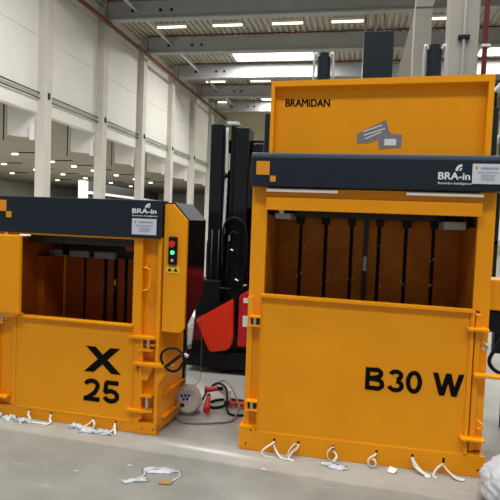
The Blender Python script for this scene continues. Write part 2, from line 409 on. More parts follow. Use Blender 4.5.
# white enclosure wall seen past the right edge
t = thing('storage_rack', 'pale rack with dark uprights behind the far right of the large baler', 'rack', (4.0, 13.2, 0), pivot=(4.0, 13.2, 0))
for px in (3.05, 4.9):
    for py in (13.0, 13.9): part('upright', MB().box(px, px+.08, py, py+.08, 0, 5.2), BLACK, t)
for z in (1.4, 2.6, 3.8, 5.0): part('shelf', MB().box(3.05, 4.98, 13.0, 14.0, z, z+.09), LGREY, t)
random.seed(3)
for z in (1.5, 2.7, 3.9):
    for j_, px in enumerate((3.2, 3.8, 4.35)):
        solo('rack_box', MB().box(px, px+.48, 13.1, 13.8, z, z+.4+.3*random.random(), bev=.01), WHITEP, 'white box on the %s shelf of the far rack, %s one' % ({1.5: 'lowest', 2.7: 'second', 3.9: 'third'}[z], ('left', 'middle', 'right')[j_]), 'box', 'boxes on the far rack')
t = thing('partition_frame', 'white post and rail frame far back in the side hall, seen through the opening', 'frame', (-30, 50, 0), pivot=(-30, 50, 0))
part('post', MB().box(-30.2, -29.8, 55.1, 56.6, 0, 5.6), WHITEP, t)
part('rail', MB().box(-30.2, -29.9, 56.6, 78, 4.2, 4.5), WHITEP, t)
part('panel', MB().box(-30.6, -30.3, 57.5, 80, 0, 5.6), DARK, t, 'dark panel behind the rail')
# added white block standing in for bright floor between the machines
solo('bright_floor_block', MB().box(-2.5, -1.93, 6.98, 7.5, 0, .26, bev=.03).box(-2.46, -1.97, 7.02, 7.46, .25, .40, bev=.03), WHITEP, 'white block for bright floor, low between small baler and forklift', 'stack')

# ================================================================== helpers shared by the balers
def squares(name, parent, rects, y, m=ORSQ):
    mb = MB()
    for (a, b, c, d) in rects: mb.box(a, b, y-.003, y, c, d)
    return part(name, mb, m, parent, 'orange square logo')
def sticker(parent, x0, x1, z0, z1, y):
    o = part('sticker', MB().box(x0, x1, y-.003, y, z0, z1), STICK, parent, 'white sticker with fine print')
    mb = MB(); h = z1-z0; w = x1-x0
    mb.box(x0+.28*w, x0+.86*w, y-.004, y-.003, z1-.27*h, z1-.17*h)
    mb.box(x0+.16*w, x0+.88*w, y-.004, y-.003, z1-.46*h, z1-.41*h)
    for i in range(4): mb.box(x0+.3*w, x0+.75*w, y-.004, y-.003, z1-(.58+.08*i)*h, z1-(.55+.08*i)*h)
    part('print', mb, STICKLINE, o, 'grey printed lines')
    part('print', MB().box(x0+.10*w, x0+.18*w, y-.004, y-.003, z1-.27*h, z1-.15*h), ORSQ, o, 'small orange mark')
def brain_logo(parent, x0, x1, z0, z1, y):
    h = z1-z0
    o = text('lettering', 'BRA-in', WHITEINK, parent, x0, x1, z0+.30*h, z0+.68*h, y, 'white lettering BRA-in', bold=.0022)
    text('lettering', 'Bramidan Intelligence', WHITEINK, parent, x0, x1+.012, z0, z0+.16*h, y, 'small white lettering Bramidan Intelligence', fat=.01)
    mb = MB(); cx, cz = x0+.74*(x1-x0), z0+.76*h
    arc = [(cx-.17*(x1-x0)+.17*(x1-x0)*(1-math.cos(a)), cz+.30*h*math.sin(a)) for a in [i*PI/2/6 for i in range(7)]]
    mb.strip(arc, .016*1.0, y)
    arc = [(cx-.06*(x1-x0)+.06*(x1-x0)*(1-math.cos(a)), cz+.13*h*math.sin(a)) for a in [i*PI/2/6 for i in range(7)]]
    mb.strip(arc, .01, y)
    part('emblem', mb, WHITEINK, parent, 'white curved signal emblem')
def arcp(cx, cz, rx, rz, a0, a1, n=14):
    return [(cx+rx*math.cos(math.radians(a0+(a1-a0)*i/n)), cz+rz*math.sin(math.radians(a0+(a1-a0)*i/n))) for i in range(n+1)]
def glyph(mb, ch, x, z, w, h, t, y):
    """bold block glyph in the box x..x+w, z..z+h"""
    lay = [y]
    def q(pts): lay[0] -= .00025; mb.prism([(x+px*w, lay[0], z+pz*h) for px, pz in pts], (0, -.0025, 0))
    def st(pts, closed=False): lay[0] -= .00025; mb.strip(pts, t, lay[0], .0025, closed)
    if ch == 'X':
        k = .27
        q([(0, 0), (k, 0), (1, 1), (1-k, 1)]); mb.prism([(x+px*w, y-.0002, z+pz*h) for px, pz in [(.04, 1), (.04+k, 1), (1.04, 0), (1.04-k, 0)]], (0, -.0025, 0))
    elif ch == 'W':
        k = .165
        for a, b in ((0, .22), (.41, .22), (.41, .60), (.81, .60)):
            q([(a, 1), (a+k, 1), (b+k-.0, 0), (b, 0)])
    elif ch == 'B':
        q([(0, 0), (t/w, 0), (t/w, 1), (0, 1)])
        r1 = .25*h+.0*t; 
        st([(x+t*.5, z+h-t/2), (x+w*.5, z+h-t/2)] + arcp(x+w*.5, z+.75*h, w*.42-t/2, .25*h-t/2+.02*h, 80, -80) + [(x+w*.5, z+.52*h), (x+t*.5, z+.52*h)])
        st([(x+t*.5, z+.52*h), (x+w*.55, z+.52*h)] + arcp(x+w*.55, z+.28*h, w*.45-t/2, .28*h-t/2+.02*h, 80, -80) + [(x+w*.5, z+t/2), (x+t*.5, z+t/2)])
    elif ch == '0':
        st(arcp(x+w/2, z+h/2, w/2-t/2, h/2-t/2, 0, 360, 32)[:-1], True)
    elif ch == '3':
        st(arcp(x+w*.47, z+.74*h, w*.47-t/2, .26*h-t/2, 165, -80) )
        st(arcp(x+w*.47, z+.29*h, w*.53-t/2, .29*h-t/2, 85, -170))
    elif ch == '2':
        st(arcp(x+w*.5, z+.70*h, w*.5-t/2, .30*h-t/2, 170, -25) + [(x+w*.70, z+.40*h), (x+w*.28, z+.16*h), (x+t*.35, z+t*.55)])
        q([(0, 0), (1, 0), (1, t/h), (0, t/h)])
    elif ch == '5':
        q([(.16, 1-t/h), (.94, 1-t/h), (.94, 1), (.16, 1)])
        st([(x+w*.20, z+h-t*.4), (x+w*.12, z+.47*h)])
        st([(x+w*.08, z+.50*h)] + arcp(x+w*.48, z+.32*h, w*.52-t/2, .32*h-t/2, 130, -165))

# ================================================================== LARGE BALER (B30 W)
YR = 3.905
t = thing('baler', 'large yellow upright baler lettered B30 W, with raised hatch above dark header', 'baler', (.08, YR+.4, 0), pivot=(.08, .4, 0))
A = t
mb = MB()
mb.box(-.79, .945, .0, .07, 0, .150, bev=.006); mb.box(-.775, .93, .07, .85, 0, .12)
mb.box(-.792, -.665, -.003, .2, .02, .178, bev=.004)
mb.box(-.665, .86, .004, .06, .146, .158, bev=.003)
base = part('base', mb, YEL, t)
for sx in (-.52, -.342, -.088, .217, .464, .674): part('strap_slot', MB().box(sx-.008, sx+.008, -.002, .001, .075, .110), BLACK, base)
for sx, zz in ((-.735, .05), (-.70, .155), (.9, .05)): part('bolt', MB().cyl((sx, -.006, zz), (sx, .001, zz), .007, seg=10), DARK, base)
# posts
part('post', MB().box(-.765, -.650, .05, .08, .17, 2.2, bev=.006).box(-.765, -.72, .035, .06, .17, 1.15, bev=.005), YEL, t)
part('post', MB().box(.815, .928, .05, .08, .17, 2.2, bev=.006), YEL, t)
# side walls, back plates, chamber floor and top
part('side_wall', MB().box(-.765, -.70, .08, .85, .12, 1.95).box(-.70, -.648, .08, .76, .12, 1.76), YEL_SHADE, t)
part('side_wall', MB().box(.87, .928, .08, .85, .12, 1.95).box(.817, .87, .08, .76, .12, 1.72), YEL_SHADE, t)
part('chamber_floor', MB().box(-.70, .87, .07, .8, .12, .2), YEL_SHADE, t)
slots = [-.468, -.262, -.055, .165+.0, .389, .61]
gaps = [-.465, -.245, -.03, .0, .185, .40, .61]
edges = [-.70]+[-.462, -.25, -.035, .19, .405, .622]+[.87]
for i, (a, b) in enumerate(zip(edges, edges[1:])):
    part('back_plate', MB().box(a+.014, b-.014, .72, .745, .15, 1.76, bev=.006), YEL_SHADE, t)
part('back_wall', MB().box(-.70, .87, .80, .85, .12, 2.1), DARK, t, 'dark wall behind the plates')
mb = MB()
for e in edges[1:-1]:
    mb.tube([(e-.004, .765, .3), (e-.006, .765, 1.72)], .007, smooth=False)
part('guide_rod', mb, DARK, t)
part('centre_strap', MB().box(.065, .10, .700, .718, .3, 1.78, bev=.003), DARK, t, 'dark vertical strip on the middle plate')
part('tag', MB().box(.068, .097, .694, .700, 1.33, 1.45), LGREY, t, 'small white tag')
mb = MB(); mb.box(-.63, .80, .10, .70, 1.80, 1.90, bev=.01); mb.box(-.63, .80, .55, .70, 1.76, 1.83, bev=.01)
pp = part('press_plate', mb, DARK, t, 'dark steel press plate')
for e in edges[1:-1]:
    mb = MB(); mb.box(e-.03, e+.03, .62, .72, 1.70, 1.775, bev=.01); mb.cyl((e, .60, 1.775), (e, .63, 1.775), .018)
    part('clip', mb, BLACK, pp)
part('guide_block', MB().box(-.62, -.50, .25, .66, 1.735, 1.78, bev=.008), LGREY, t, 'light grey guide block')
part('guide_block', MB().box(.64, .80, .35, .66, 1.70, 1.76, bev=.008), LGREY, t, 'light grey guide block')
part('lamp_cap', MB().cyl((-.555, .12, 1.79), (-.555, .15, 1.79), .018), WHITEP, t)
mb = MB(); random.seed(5)
for i in range(22):
    e = random.choice(edges[1:-1]); zz = random.uniform(1.15, 1.6) if i % 2 else random.uniform(1.2, 1.3); dx = random.uniform(-.03, .04)
    mb.box(e+dx-.004, e+dx+.004, .712, .719, zz, zz+random.uniform(.005, .02))
part('paper_shred', mb, PAPER, t, 'tiny white scraps stuck to the plates')
# front hatch lip board
mb = MB(); mb.box(-.65, .83, .02, .05, 1.80, 1.955); mb.box(-.65, .83, -.015, .05, 1.795, 1.815, bev=.004); mb.box(-.65, .83, -.010, .03, 1.80, 1.885, bev=.003)
part('hatch_lip', mb, YEL, t)
for a, b in ((-.65, -.139), (.326, .83)):
    part('light_strip', MB().box(a, b, -.03, .0, 1.925, 1.947, bev=.004), WHITEP, t, 'white strip under the header')
# header
mb = MB(); mb.box(-.763, .945, -.05, .14, 1.963, 2.175, bev=.008)
h = part('header', mb, SLATE, t, 'dark slate header beam')
part('top_edge', MB().box(-.763, .945, -.046, .14, 2.172, 2.202, bev=.008), SLATE_HI, h)
squares('logo', h, [(-.724, -.628, 2.043, 2.14), (-.622, -.582, 1.995, 2.037)], -.05)
brain_logo(h, .527, .728, 2.0, 2.125, -.051)
sticker(h, .742, .930, 2.012, 2.145, -.051)
# upright hatch tray
mb = MB()
zL, zR = 2.712, 2.742
mb.prism([(-.644, .05, 2.18), (.858, .05, 2.18), (.858, .05, zR-.01), (-.644, .05, zL-.01)], (0, .02, 0))
mb.prism([(-.644, -.02, zL-.038), (.858, -.02, zR-.046), (.858, -.02, zR), (-.644, -.02, zL)], (0, .09, 0))
mb.prism([(-.643, -.019, 2.18), (-.618, -.019, 2.18), (-.618, -.019, zL-.036), (-.643, -.019, zL-.036)], (0, .088, 0))
mb.prism([(.820, -.019, 2.18), (.857, -.019, 2.18), (.857, -.019, zR-.044), (.820, -.019, zR-.044)], (0, .088, 0))
hat = part('hatch', mb, YEL, t, 'raised yellow hatch panel lettered BRAMIDAN')
text('lettering', 'BRAMiDAN', INK, hat, -.545, -.228, 2.548, 2.600, .0495, 'black lettering BRAMIDAN', slope=-.002, bold=.0022)
mb = MB(); yy = .0495
mb.prism([(-.024, yy, 2.29), (-.027, yy, 2.355), (.169, yy, 2.452), (.194, yy, 2.375), (.208, yy, 2.358), (.283, yy, 2.348), (.28, yy, 2.262), (.131, yy, 2.249), (.12, yy, 2.315), (.046, yy, 2.29)], (0, -.003, 0))
st = part('sticker', mb, GREYSTICK, hat, 'grey speech bubble sticker')
mb = MB(); yy -= .003
for i, (a, b) in enumerate(((.015, .145), (.02, .165), (.03, .14))):
    z0 = 2.365-.025*i; mb.prism([(a, yy, z0), (b, yy, z0+.048), (b, yy, z0+.056), (a, yy, z0+.008)], (0, -.001, 0))
mb.box(.165, .245, yy-.001, yy, 2.275, 2.32)
part('print', mb, WHITEINK, st, 'white slanted printed lines')
part('guide_post', MB().box(-.695, -.650, .06, .12, 2.18, 2.50, bev=.004), SLATE, t, 'short dark post')
part('guide_post', MB().box(.868, .91, .06, .12, 2.18, 2.54, bev=.004), SLATE, t, 'short dark post')
# cylinders on top
part('top_frame', MB().box(-.765, .928, .3, .75, 1.95, 2.12, bev=.01), SLATE, t)
part('cylinder_cover', MB().box(-.01, .213, .42, .62, 2.12, 3.20, bev=.008), SLATE, t, 'tall dark central cylinder box')
for a, b, zt_ in ((-.376, -.25, 3.03), (.455, .59, 3.07)):
    mb = MB(); mb.cyl(((a+b)/2, .5, 2.12), ((a+b)/2, .5, zt_), (b-a)/2-.01, seg=20); mb.cyl(((a+b)/2, .5, zt_), ((a+b)/2, .5, zt_+.03), (b-a)/2-.025, seg=20)
    cy = part('cylinder', mb, SLATE, t, 'dark hydraulic cylinder with side rods', smooth=False)
    mb = MB()
    for x_ in (a-.012, b+.012): mb.tube([(x_, .46, 2.12), (x_, .46, zt_-.05), (x_+(.03 if x_ < (a+b)/2 else -.03), .46, zt_-.01)], .009)
    part('hose', mb, LGREY, cy, 'pale hose')
# gate
mb = MB()
mb.prism([(-.66, .005, .158), (.815, .005, .158), (.805, .005, 1.160), (-.655, .005, 1.176)], (0, .03, 0))
mb.prism([(-.66, -.03, 1.158), (.805, -.03, 1.142), (.805, -.03, 1.162), (-.66, -.03, 1.178)], (0, .07, 0))
mb.box(.795, .822, -.015, .04, .158, 1.15, bev=.006)
mb.box(-.662, -.655, -.01, .03, .158, 1.16, bev=.002)
g = part('gate', mb, YEL, t, 'wide yellow lower gate lettered B30 W')
mb = MB(); T = .031; yl = .004
glyph(mb, 'B', .114, .540, .134, .162, T, yl)
glyph(mb, '3', .273, .540, .108, .162, T*.95, yl)
glyph(mb, '0', .393, .542, .110, .162, T*.98, yl)
glyph(mb, 'W', .572, .547, .212, .158, T, yl)
part('lettering', mb, INK, g, 'bold black lettering B30 W')
mb = MB(); mb.box(.832, .868, .0, .05, .18, 1.13, bev=.008)
hp = part('hinge_tube', mb, YEL, t)
for z, a, b in ((1.020, .772, .912), (.262, .767, .925)):
    part('hinge_bracket', MB().box(a, b, -.06, .05, z, z+.022, bev=.007), YEL, t)
part('latch_arm', MB().box(.83, 1.05, -.055, .02, .705, .73, bev=.008), YEL, t)
for z in (.92, .37):
    part('hook', MB().tube([(.875, .0, z+.03), (.905, -.03, z+.01), (.90, -.03, z-.02), (.875, -.02, z-.02)], .009), STEEL if z > .5 else YEL, t)
part('wear_mark', MB().cyl((.822, -.031, 1.155), (.845, -.031, 1.150), .008), DARK, t, 'bare metal pin end')
for z0, z1 in ((.938, 1.008), (.308, .378)):
    mb = MB(); mb.box(-.742, -.655, -.03, .05, z1-.008, z1+.004, bev=.003); mb.box(-.742, -.655, -.03, .05, z0-.004, z0+.008, bev=.003)
    mb.box(-.742, -.728, -.02, .05, z0, z1)
    la = part('latch', mb, YEL, t)
    part('latch_recess', MB().box(-.728, -.66, .0, .034, z0, z1), DARK, la)
    part('pin', MB().cyl((-.70, -.012, z0), (-.70, -.012, z1), .012), STEEL, la, 'silver pin')
# part of the machine's rear bracket at right
part('side_box', MB().box(.94, 1.10, .18, .42, 1.14, 1.36, bev=.01), YEL, t)
part('side_box', MB().box(.94, 1.06, .2, .36, .98, 1.13, bev=.01), BLACK, t, 'black box on the right side')

# ================================================================== SMALL BALER (X25)
LA = -.047
t = thing('baler', 'smaller yellow baler at left lettered X 25, with dark header and side cabinet', 'baler', (0, 0, 0), LA, pivot=(-.76, .33, 0))
p0 = Vector((-1.461, 3.957, 0)); ex = Vector((math.cos(LA), math.sin(LA), 0)); ey = Vector((-math.sin(LA), math.cos(LA), 0))
t.location = p0 + ex*-.76 + ey*.33
def LW(u, d, z): return p0 + ex*u + ey*d + Vector((0, 0, z))
mb = MB(); mb.box(-1.52, 0, .0, .06, 0, .088, bev=.006); mb.box(-1.5, -.02, .06, .54, .02, .07)
mb.box(-.02, 0.0, .0, .54, 0.02, .088, bev=.004)
mb.box(-1.28, -.15, -.004, .05, .084, .098, bev=.003)
base = part('base', mb, YEL, t)
for sx in (-1.13, -.93, -.545, -.345): part('strap_slot', MB().box(sx-.008, sx+.008, -.002, .001, .045, .075), BLACK, base)
for sx in (-1.42, -.12, -.03): part('bolt', MB().cyl((sx, -.004, .045), (sx, .001, .045), .006, seg=10), DARK, base)
# right post: bright front flange, recessed channel, outer flange
mb = MB(); mb.box(-.232, -.155, .0, .10, .09, 1.56, bev=.008); mb.box(-.155, -.02, .06, .30, .09, 1.56); mb.box(-.028, .0, .0, .54, .09, 1.56, bev=.006)
part('post', mb, YEL, t)
mb = MB(); mb.box(-1.52, -1.30, .03, .06, .09, 1.56, bev=.006); mb.box(-1.315, -1.285, .0, .1, .09, .86, bev=.006); mb.box(-1.46, -1.44, .0, .05, .09, .86, bev=.004)
part('post', mb, YEL, t)
# side: rear frame members under the cabinet
mb = MB()
mb.box(-.03, -.01, .06, .53, .09, 1.5); mb.box(-.03, .001, .49, .541, .02, 1.0, bev=.006)
mb.box(-.02, .03, .10, .52, .30, .318, bev=.004); mb.box(-.02, .03, .10, .52, .11, .125, bev=.004)
mb.prism([(.0, .0, .56), (.10, .0, .56), (.0, .0, .40)], (0, .02, 0))
part('side_wall', mb, YEL, t)
part('side_wall', MB().box(-1.52, -1.30, .06, .68, .09, 1.5), YEL_SHADE2, t)
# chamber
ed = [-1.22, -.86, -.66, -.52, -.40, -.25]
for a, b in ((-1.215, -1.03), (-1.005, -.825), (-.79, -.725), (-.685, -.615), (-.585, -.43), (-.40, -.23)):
    part('back_plate', MB().box(a, b, .62, .645, .1, 1.325, bev=.005), YEL_SHADE2, t)
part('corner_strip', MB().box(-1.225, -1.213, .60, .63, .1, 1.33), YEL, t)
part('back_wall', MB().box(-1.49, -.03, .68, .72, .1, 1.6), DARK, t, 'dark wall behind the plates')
part('side_wall', MB().box(-1.30, -1.225, .30, .63, .1, 1.33), YEL_SHADE2, t)
part('chamber_floor', MB().box(-1.3, -.2, .06, .62, .07, .12), YEL_SHADE2, t)
mb = MB(); mb.box(-1.27, -.23, .16, .56, 1.46, 1.54, bev=.01)
pp = part('press_plate', mb, DARK, t, 'dark steel press plate')
for a, b in ((-1.355, -1.18), (-1.10, -.90), (-.85, -.64)):
    part('clip', MB().box(a, b, .48, .52, 1.325, 1.385, bev=.008), MGREY, pp, 'grey clip')
part('warning_frame', MB().box(-.50, -.34, .40, .41, 1.49-.08, 1.49), RED2, t, 'dark red outlined label')
part('handle_link', MB().box(-.715, -.695, .61, .625, 1.07, 1.13, bev=.003), YEL, t)
mb = MB(); random.seed(9)
for i in range(11):
    a = random.choice((-.81, -.71, -.60)); mb.box(a-.004, a+.003, .60, .607, 1.02+.01*i-.004, 1.02+.01*i)
part('paper_shred', mb, PAPER, t, 'tiny white scraps on the plates')
# header
mb = MB(); mb.box(-1.53, .0, -.04, .12, 1.545, 1.838, bev=.008)
h = part('header', mb, SLATE, t, 'dark slate header beam')
part('under_edge', MB().box(-1.4, -.2, -.02, .1, 1.53, 1.547, bev=.003), YEL, t)
squares('logo', h, [(-1.50, -1.355, 1.715, 1.805), (-1.355, -1.306, 1.664, 1.714)], -.04)
brain_logo(h, -.232, -.035, 1.708, 1.80, -.041)
sticker(h, -.232, -.030, 1.572, 1.695, -.041)
part('top_cover', MB().box(-1.50, -.05, .12, .66, 1.56, 1.80, bev=.02), SLATE, t)
# gate
mb = MB()
mb.box(-1.282, -.222, .0, .03, .098, .86); mb.box(-1.285, -.215, -.035, .03, .845, .865, bev=.006)
mb.box(-.215, -.205, -.01, .03, .1, .85, bev=.003); mb.box(-1.29, -1.27, -.012, .03, .1, .85, bev=.005)
g = part('gate', mb, YEL, t, 'yellow lower gate lettered X 25')
mb = MB(); yl = -.001
glyph(mb, 'X', -.636, .452, .310, .206, .05, yl)
glyph(mb, '2', -.636, .213, .142, .184, .036, yl)
glyph(mb, '5', -.464, .213, .142, .184, .036, yl)
part('lettering', mb, INK, g, 'bold black lettering X 25')
# upper door swung open at left
mb = MB(); mb.box(-1.53, -1.183, -.10, -.055, .885, 1.525, bev=.012)
mb.prism([(-1.53, -.09, .886), (-1.18, -.09, .886), (-1.26, -.06, .845), (-1.53, -.06, .845)], (0, .06, 0))
d = part('upper_door', mb, YEL, t, 'yellow upper door swung open')
part('hinge_pin', MB().cyl((-1.345, -.045, 1.525), (-1.345, -.045, 1.545), .015), STEEL, d)
part('hinge_bracket', MB().box(-1.47, -1.37, -.05, .04, .79, .81, bev=.005), YEL, t)
part('hinge_bracket', MB().box(-1.47, -1.33, -.05, .04, .155, .175, bev=.005), YEL, t)
part('pin', MB().cyl((-1.385, -.03, .78), (-1.385, -.03, .86), .011), STEEL, t, 'silver pin')
# right-hand hinges and latch
part('handle', MB().tube([(-.132, .06, 1.32), (-.132, -.01, 1.32), (-.10, -.03, 1.315), (-.078, -.03, 1.29), (-.078, -.03, 1.17), (-.10, -.03, 1.145), (-.132, -.01, 1.14), (-.132, .06, 1.14)], .009), YEL, t)
def hb(pts, z, th): return part('hinge_bracket', MB().prism([(a, b, z) for a, b in pts], (0, 0, th)), YEL, t)
hb([(-.245, -.035), (-.05, -.035), (-.02, -.01), (-.05, .08), (-.245, .04)], .762, .02)
hb([(-.15, -.03), (-.05, -.03), (-.03, .06), (-.15, .06)], .668, .014)
hb([(-.10, -.02), (-.03, -.02), (-.03, .06), (-.10, .06)], .71, .01)
hb([(-.14, -.03), (-.04, -.03), (-.03, .06), (-.14, .06)], .305, .016)
hb([(-.245, -.035), (-.10, -.035), (-.04, .0), (-.04, .06), (-.245, .04)], .180, .02)
for z0, z1 in ((.685, .762), (.205, .30)):
    part('pin', MB().cyl((-.085, .0, z0), (-.085, .0, z1), .014), STEEL, t, 'silver pin')
mb = MB(); mb.prism([(-.19, -.04, .555), (-.05, -.055, .555), (.13, -.02, .555), (.13, .02, .555), (-.05, .03, .555), (-.19, .03, .555)], (0, 0, .022))
mb.prism([(-.19, .0, .56), (-.03, .0, .56), (-.09, .0, .43), (-.15, .0, .43)], (0, .03, 0))
mb.box(-.155, -.13, -.01, .06, .12, .76, bev=.004)
part('latch_arm', mb, YEL, t)
# side cabinet
mb = MB()
prof = [(.012, .825), (.160, .825), (.195, .86), (.195, 1.69), (.075, 1.815), (.012, 1.815)]
mb.prism([(a, .02, b) for a, b in prof], (0, .03, 0))
cb = part('cabinet', mb, YEL, t, 'yellow front of the side cabinet')
mb = MB()
mb.prism([(a, .05, b) for a, b in [(.0, .83), (.165, .83), (.20, .86), (.20, 1.695), (.078, 1.825), (.0, 1.825)]], (0, .40, 0))
for v in mb.bm.verts:
    if v.co.y > .4 and v.co.z < .9: v.co.z += .24
part('housing', mb, BLACKG, cb, 'glossy black cabinet housing')
cc = MB(); cc.prism([(.076, .052, 1.8265), (.201, .052, 1.6965), (.201, .45, 1.6965), (.076, .45, 1.8265)], (.002, 0, .002))
part('lid', cc, LID, cb, 'sloped lid, lit tone in its grey')
part('pod', MB().box(.055, .125, -.004, .02, 1.35, 1.565, bev=.008), BLACK, cb, 'black control box')
part('emergency_button', MB().cyl((.092, -.03, 1.51), (.092, .0, 1.51), .026, .022), REDB, cb, 'red button', smooth=False)
part('indicator', MB().cyl((.092, -.012, 1.445), (.092, .0, 1.445), .016), GREENL, cb, 'lit green button')
part('indicator', MB().cyl((.092, -.012, 1.385), (.092, .0, 1.385), .011), LGREY, cb, 'small grey button')
lb = part('label_plate', MB().box(.035, .145, .014, .02, 1.285, 1.335), YLAB, cb, 'pale yellow label')
mb = MB()
for a in (.065, .115): mb.prism([(a-.017, .014, 1.297), (a+.017, .014, 1.297), (a, .014, 1.326)], (0, -.001, 0))
part('warning_symbol', mb, INK, lb)
part('guard_sheet', MB().box(.196, .199, .06, .45, .34, .86), GLASS, t, 'clear plastic guard sheet')
part('guard_edge', MB().box(.195, .200, .448, .453, .34, .9).box(.195, .200, .20, .453, .335, .340), MGREY, t, 'pale guard edge')
# hose loop
pts = [(.125+.09*math.cos(a), -.03+.015*math.sin(2*a), .625+.09*math.sin(a)) for a in [PI*.1+i*2*PI/14 for i in range(14)]]
part('hose', MB().tube(pts, .0095), BLACK, t, 'coiled black cable hanging from the latch')
part('hose', MB().tube([(.07, -.03, .565), (.12, -.05, .60), (.19, -.04, .66), (.225, -.02, .67)], .014), BLACK, t, 'black cable bundle')
part('plug', MB().cyl((.22, -.02, .672), (.25, -.02, .66), .014), LGREY, t, 'pale connector')

# ================================================================== FORKLIFT
t = thing('forklift', 'red and black forklift parked behind and between the two balers', 'forklift', (-1.0, 6.3, 0), pivot=(-1.0, 6.3, 0))
part('chassis', MB().box(-1.84, .35, 5.78, 6.9, .06, .26, bev=.03).box(-1.72, .3, 5.84, 6.8, .25, .62, bev=.03), BLACK, t)
mb = MB(); mb.prism([(-1.70, 5.72, .60), (-1.275, 5.72, .86), (-1.265, 5.72, .42), (-1.285, 5.72, .33), (-1.33, 5.72, .285), (-1.50, 5.72, .25), (-1.53, 5.72, .26)], (0, .5, 0))
bmesh.ops.bevel(mb.bm, geom=list(mb.bm.edges), offset=.012, segments=2, affect='EDGES')
part('side_panel', mb, RED, t, 'bright orange red side panel')
mb = MB(); mb.prism([(-1.215, 5.74, .90), (-.62, 5.74, 1.10), (.25, 5.74, 1.15), (.3, 5.74, .40), (-1.22, 5.74, .33)], (0, .5, 0))  # right end unseen, stretched to put red in the cabinet housing's reflection
bmesh.ops.bevel(mb.bm, geom=list(mb.bm.edges), offset=.012, segments=2, affect='EDGES')
rp = part('rear_panel', mb, RED2, t, 'red battery cover with white marks')
part('label_plate', MB().box(-1.165, -1.05, 5.735, 5.74, .56, .68), WHITEINK, rp, 'white label')
part('label_plate', MB().box(-1.165, -1.0, 5.735, 5.74, .82, .875), WHITEINK, rp, 'white lettering mark')
mb = MB(); mb.prism([(-1.72, 5.76, .60), (-1.26, 5.76, .89), (-1.23, 5.76, .33), (-1.51, 5.76, .23), (-1.75, 5.76, .24)], (0, .3, 0))
part('trim', mb, BLACK, t)
mb = MB(); mb.box(-1.80, .3, 6.42, 6.8, .3, 1.45, bev=.03); mb.box(-1.79, -1.5, 6.0, 6.5, .3, 1.02, bev=.02); mb.box(-1.55, -1.15, 6.2, 6.4, .6, 1.12, bev=.03)
mb.box(-1.02, .3, 6.2, 6.9, 1.3, 2.3, bev=.03)  # unseen upper body, added to darken the cabinet housing's reflection
part('cab_body', mb, BLACK, t)
# mast: two wide channels with chain between
my = 6.05; k = (my-.0)/5.75
mb = MB(); mb.box(-1.68, -1.535, my, my+.30, .15, 2.80, bev=.008).box(-1.53, -1.515, my+.02, my+.1, .3, 2.78)
part('mast_channel', mb, BLACKG, t)
mb = MB(); mb.box(-1.395, -1.235, my, my+.30, .15, 2.765, bev=.008); mb.box(-1.46, -1.41, my+.06, my+.25, .3, 2.79, bev=.006)
part('mast_channel', mb, BLACKG, t)
part('lift_chain', MB().tube([(-1.495, my+.01, 1.55), (-1.485, my+.01, 2.2), (-1.49, my+.01, 2.76)], .017), LGREY, t, 'pale lift chain')
part('mast_cap', MB().box(-1.50, -1.36, my+.0, my+.1, 2.79, 2.83, bev=.012), LGREY, t, 'pale bracket at mast top')
part('chain_joint', MB().ball((-1.49, my, 2.22), .03), BLACK, t)
part('mast_channel', MB().box(-1.225, -1.10, my+.15, my+.35, .3, 2.61, bev=.008).box(-1.23, -1.08, my, my+.1, 1.85, 2.35, bev=.008), BLACKG, t)
part('cross_member', MB().box(-1.68, -1.1, my+.2, my+.3, 1.05, 1.25).box(-1.68, -1.1, my+.2, my+.3, 2.5, 2.65).box(-1.6, -1.2, my+.25, my+.32, .3, 2.3), BLACKG, t)
part('wheel', MB().cyl((-1.35, 5.86, .0+.12), (-1.35, 5.98, .12), .12, seg=28), TIRE, t)
part('wheel', MB().cyl((.05, 5.80, .17), (.05, 6.02, .17), .17, seg=28), TIRE, t)
mb = MB()
mb.tube([(-1.48, my-.06, 1.2), (-1.48, my-.06, 1.60), (-1.42, my-.06, 1.72), (-1.34, my-.06, 1.74), (-1.24, my-.06, 1.68), (-1.21, my-.06, 1.55), (-1.2, my-.06, 1.2)], .013)
mb.tube([(-1.42, my-.07, 1.1), (-1.41, my-.07, 1.5), (-1.36, my-.07, 1.58), (-1.3, my-.07, 1.5), (-1.3, my-.07, 1.05)], .008)
part('hydraulic_hose', mb, BLACK, t, 'arched black hoses on the mast')
mb = MB(); mb.cyl((-1.40, my-.09, 1.48), (-1.40, my-.09, 1.54), .010); mb.cyl((-1.38, my-.09, 1.38), (-1.35, my-.09, 1.37), .009); mb.cyl((-1.32, my-.09, 1.05), (-1.28, my-.09, 1.03), .010); mb.cyl((-1.22, my-.09, .98), (-1.18, my-.09, .99), .009)
part('fitting', mb, STEEL, t, 'small bright hose fittings')
mb = MB()
for x_ in (-1.62, -1.54, -1.15): mb.tube([(x_, my-.02, .9), (x_, my-.02, 1.6)], .009, smooth=False)
mb.tube([(-1.68, my-.03, .93), (-1.38, my-.03, .93)], .008, smooth=False)
part('rail', mb, DARK, t)

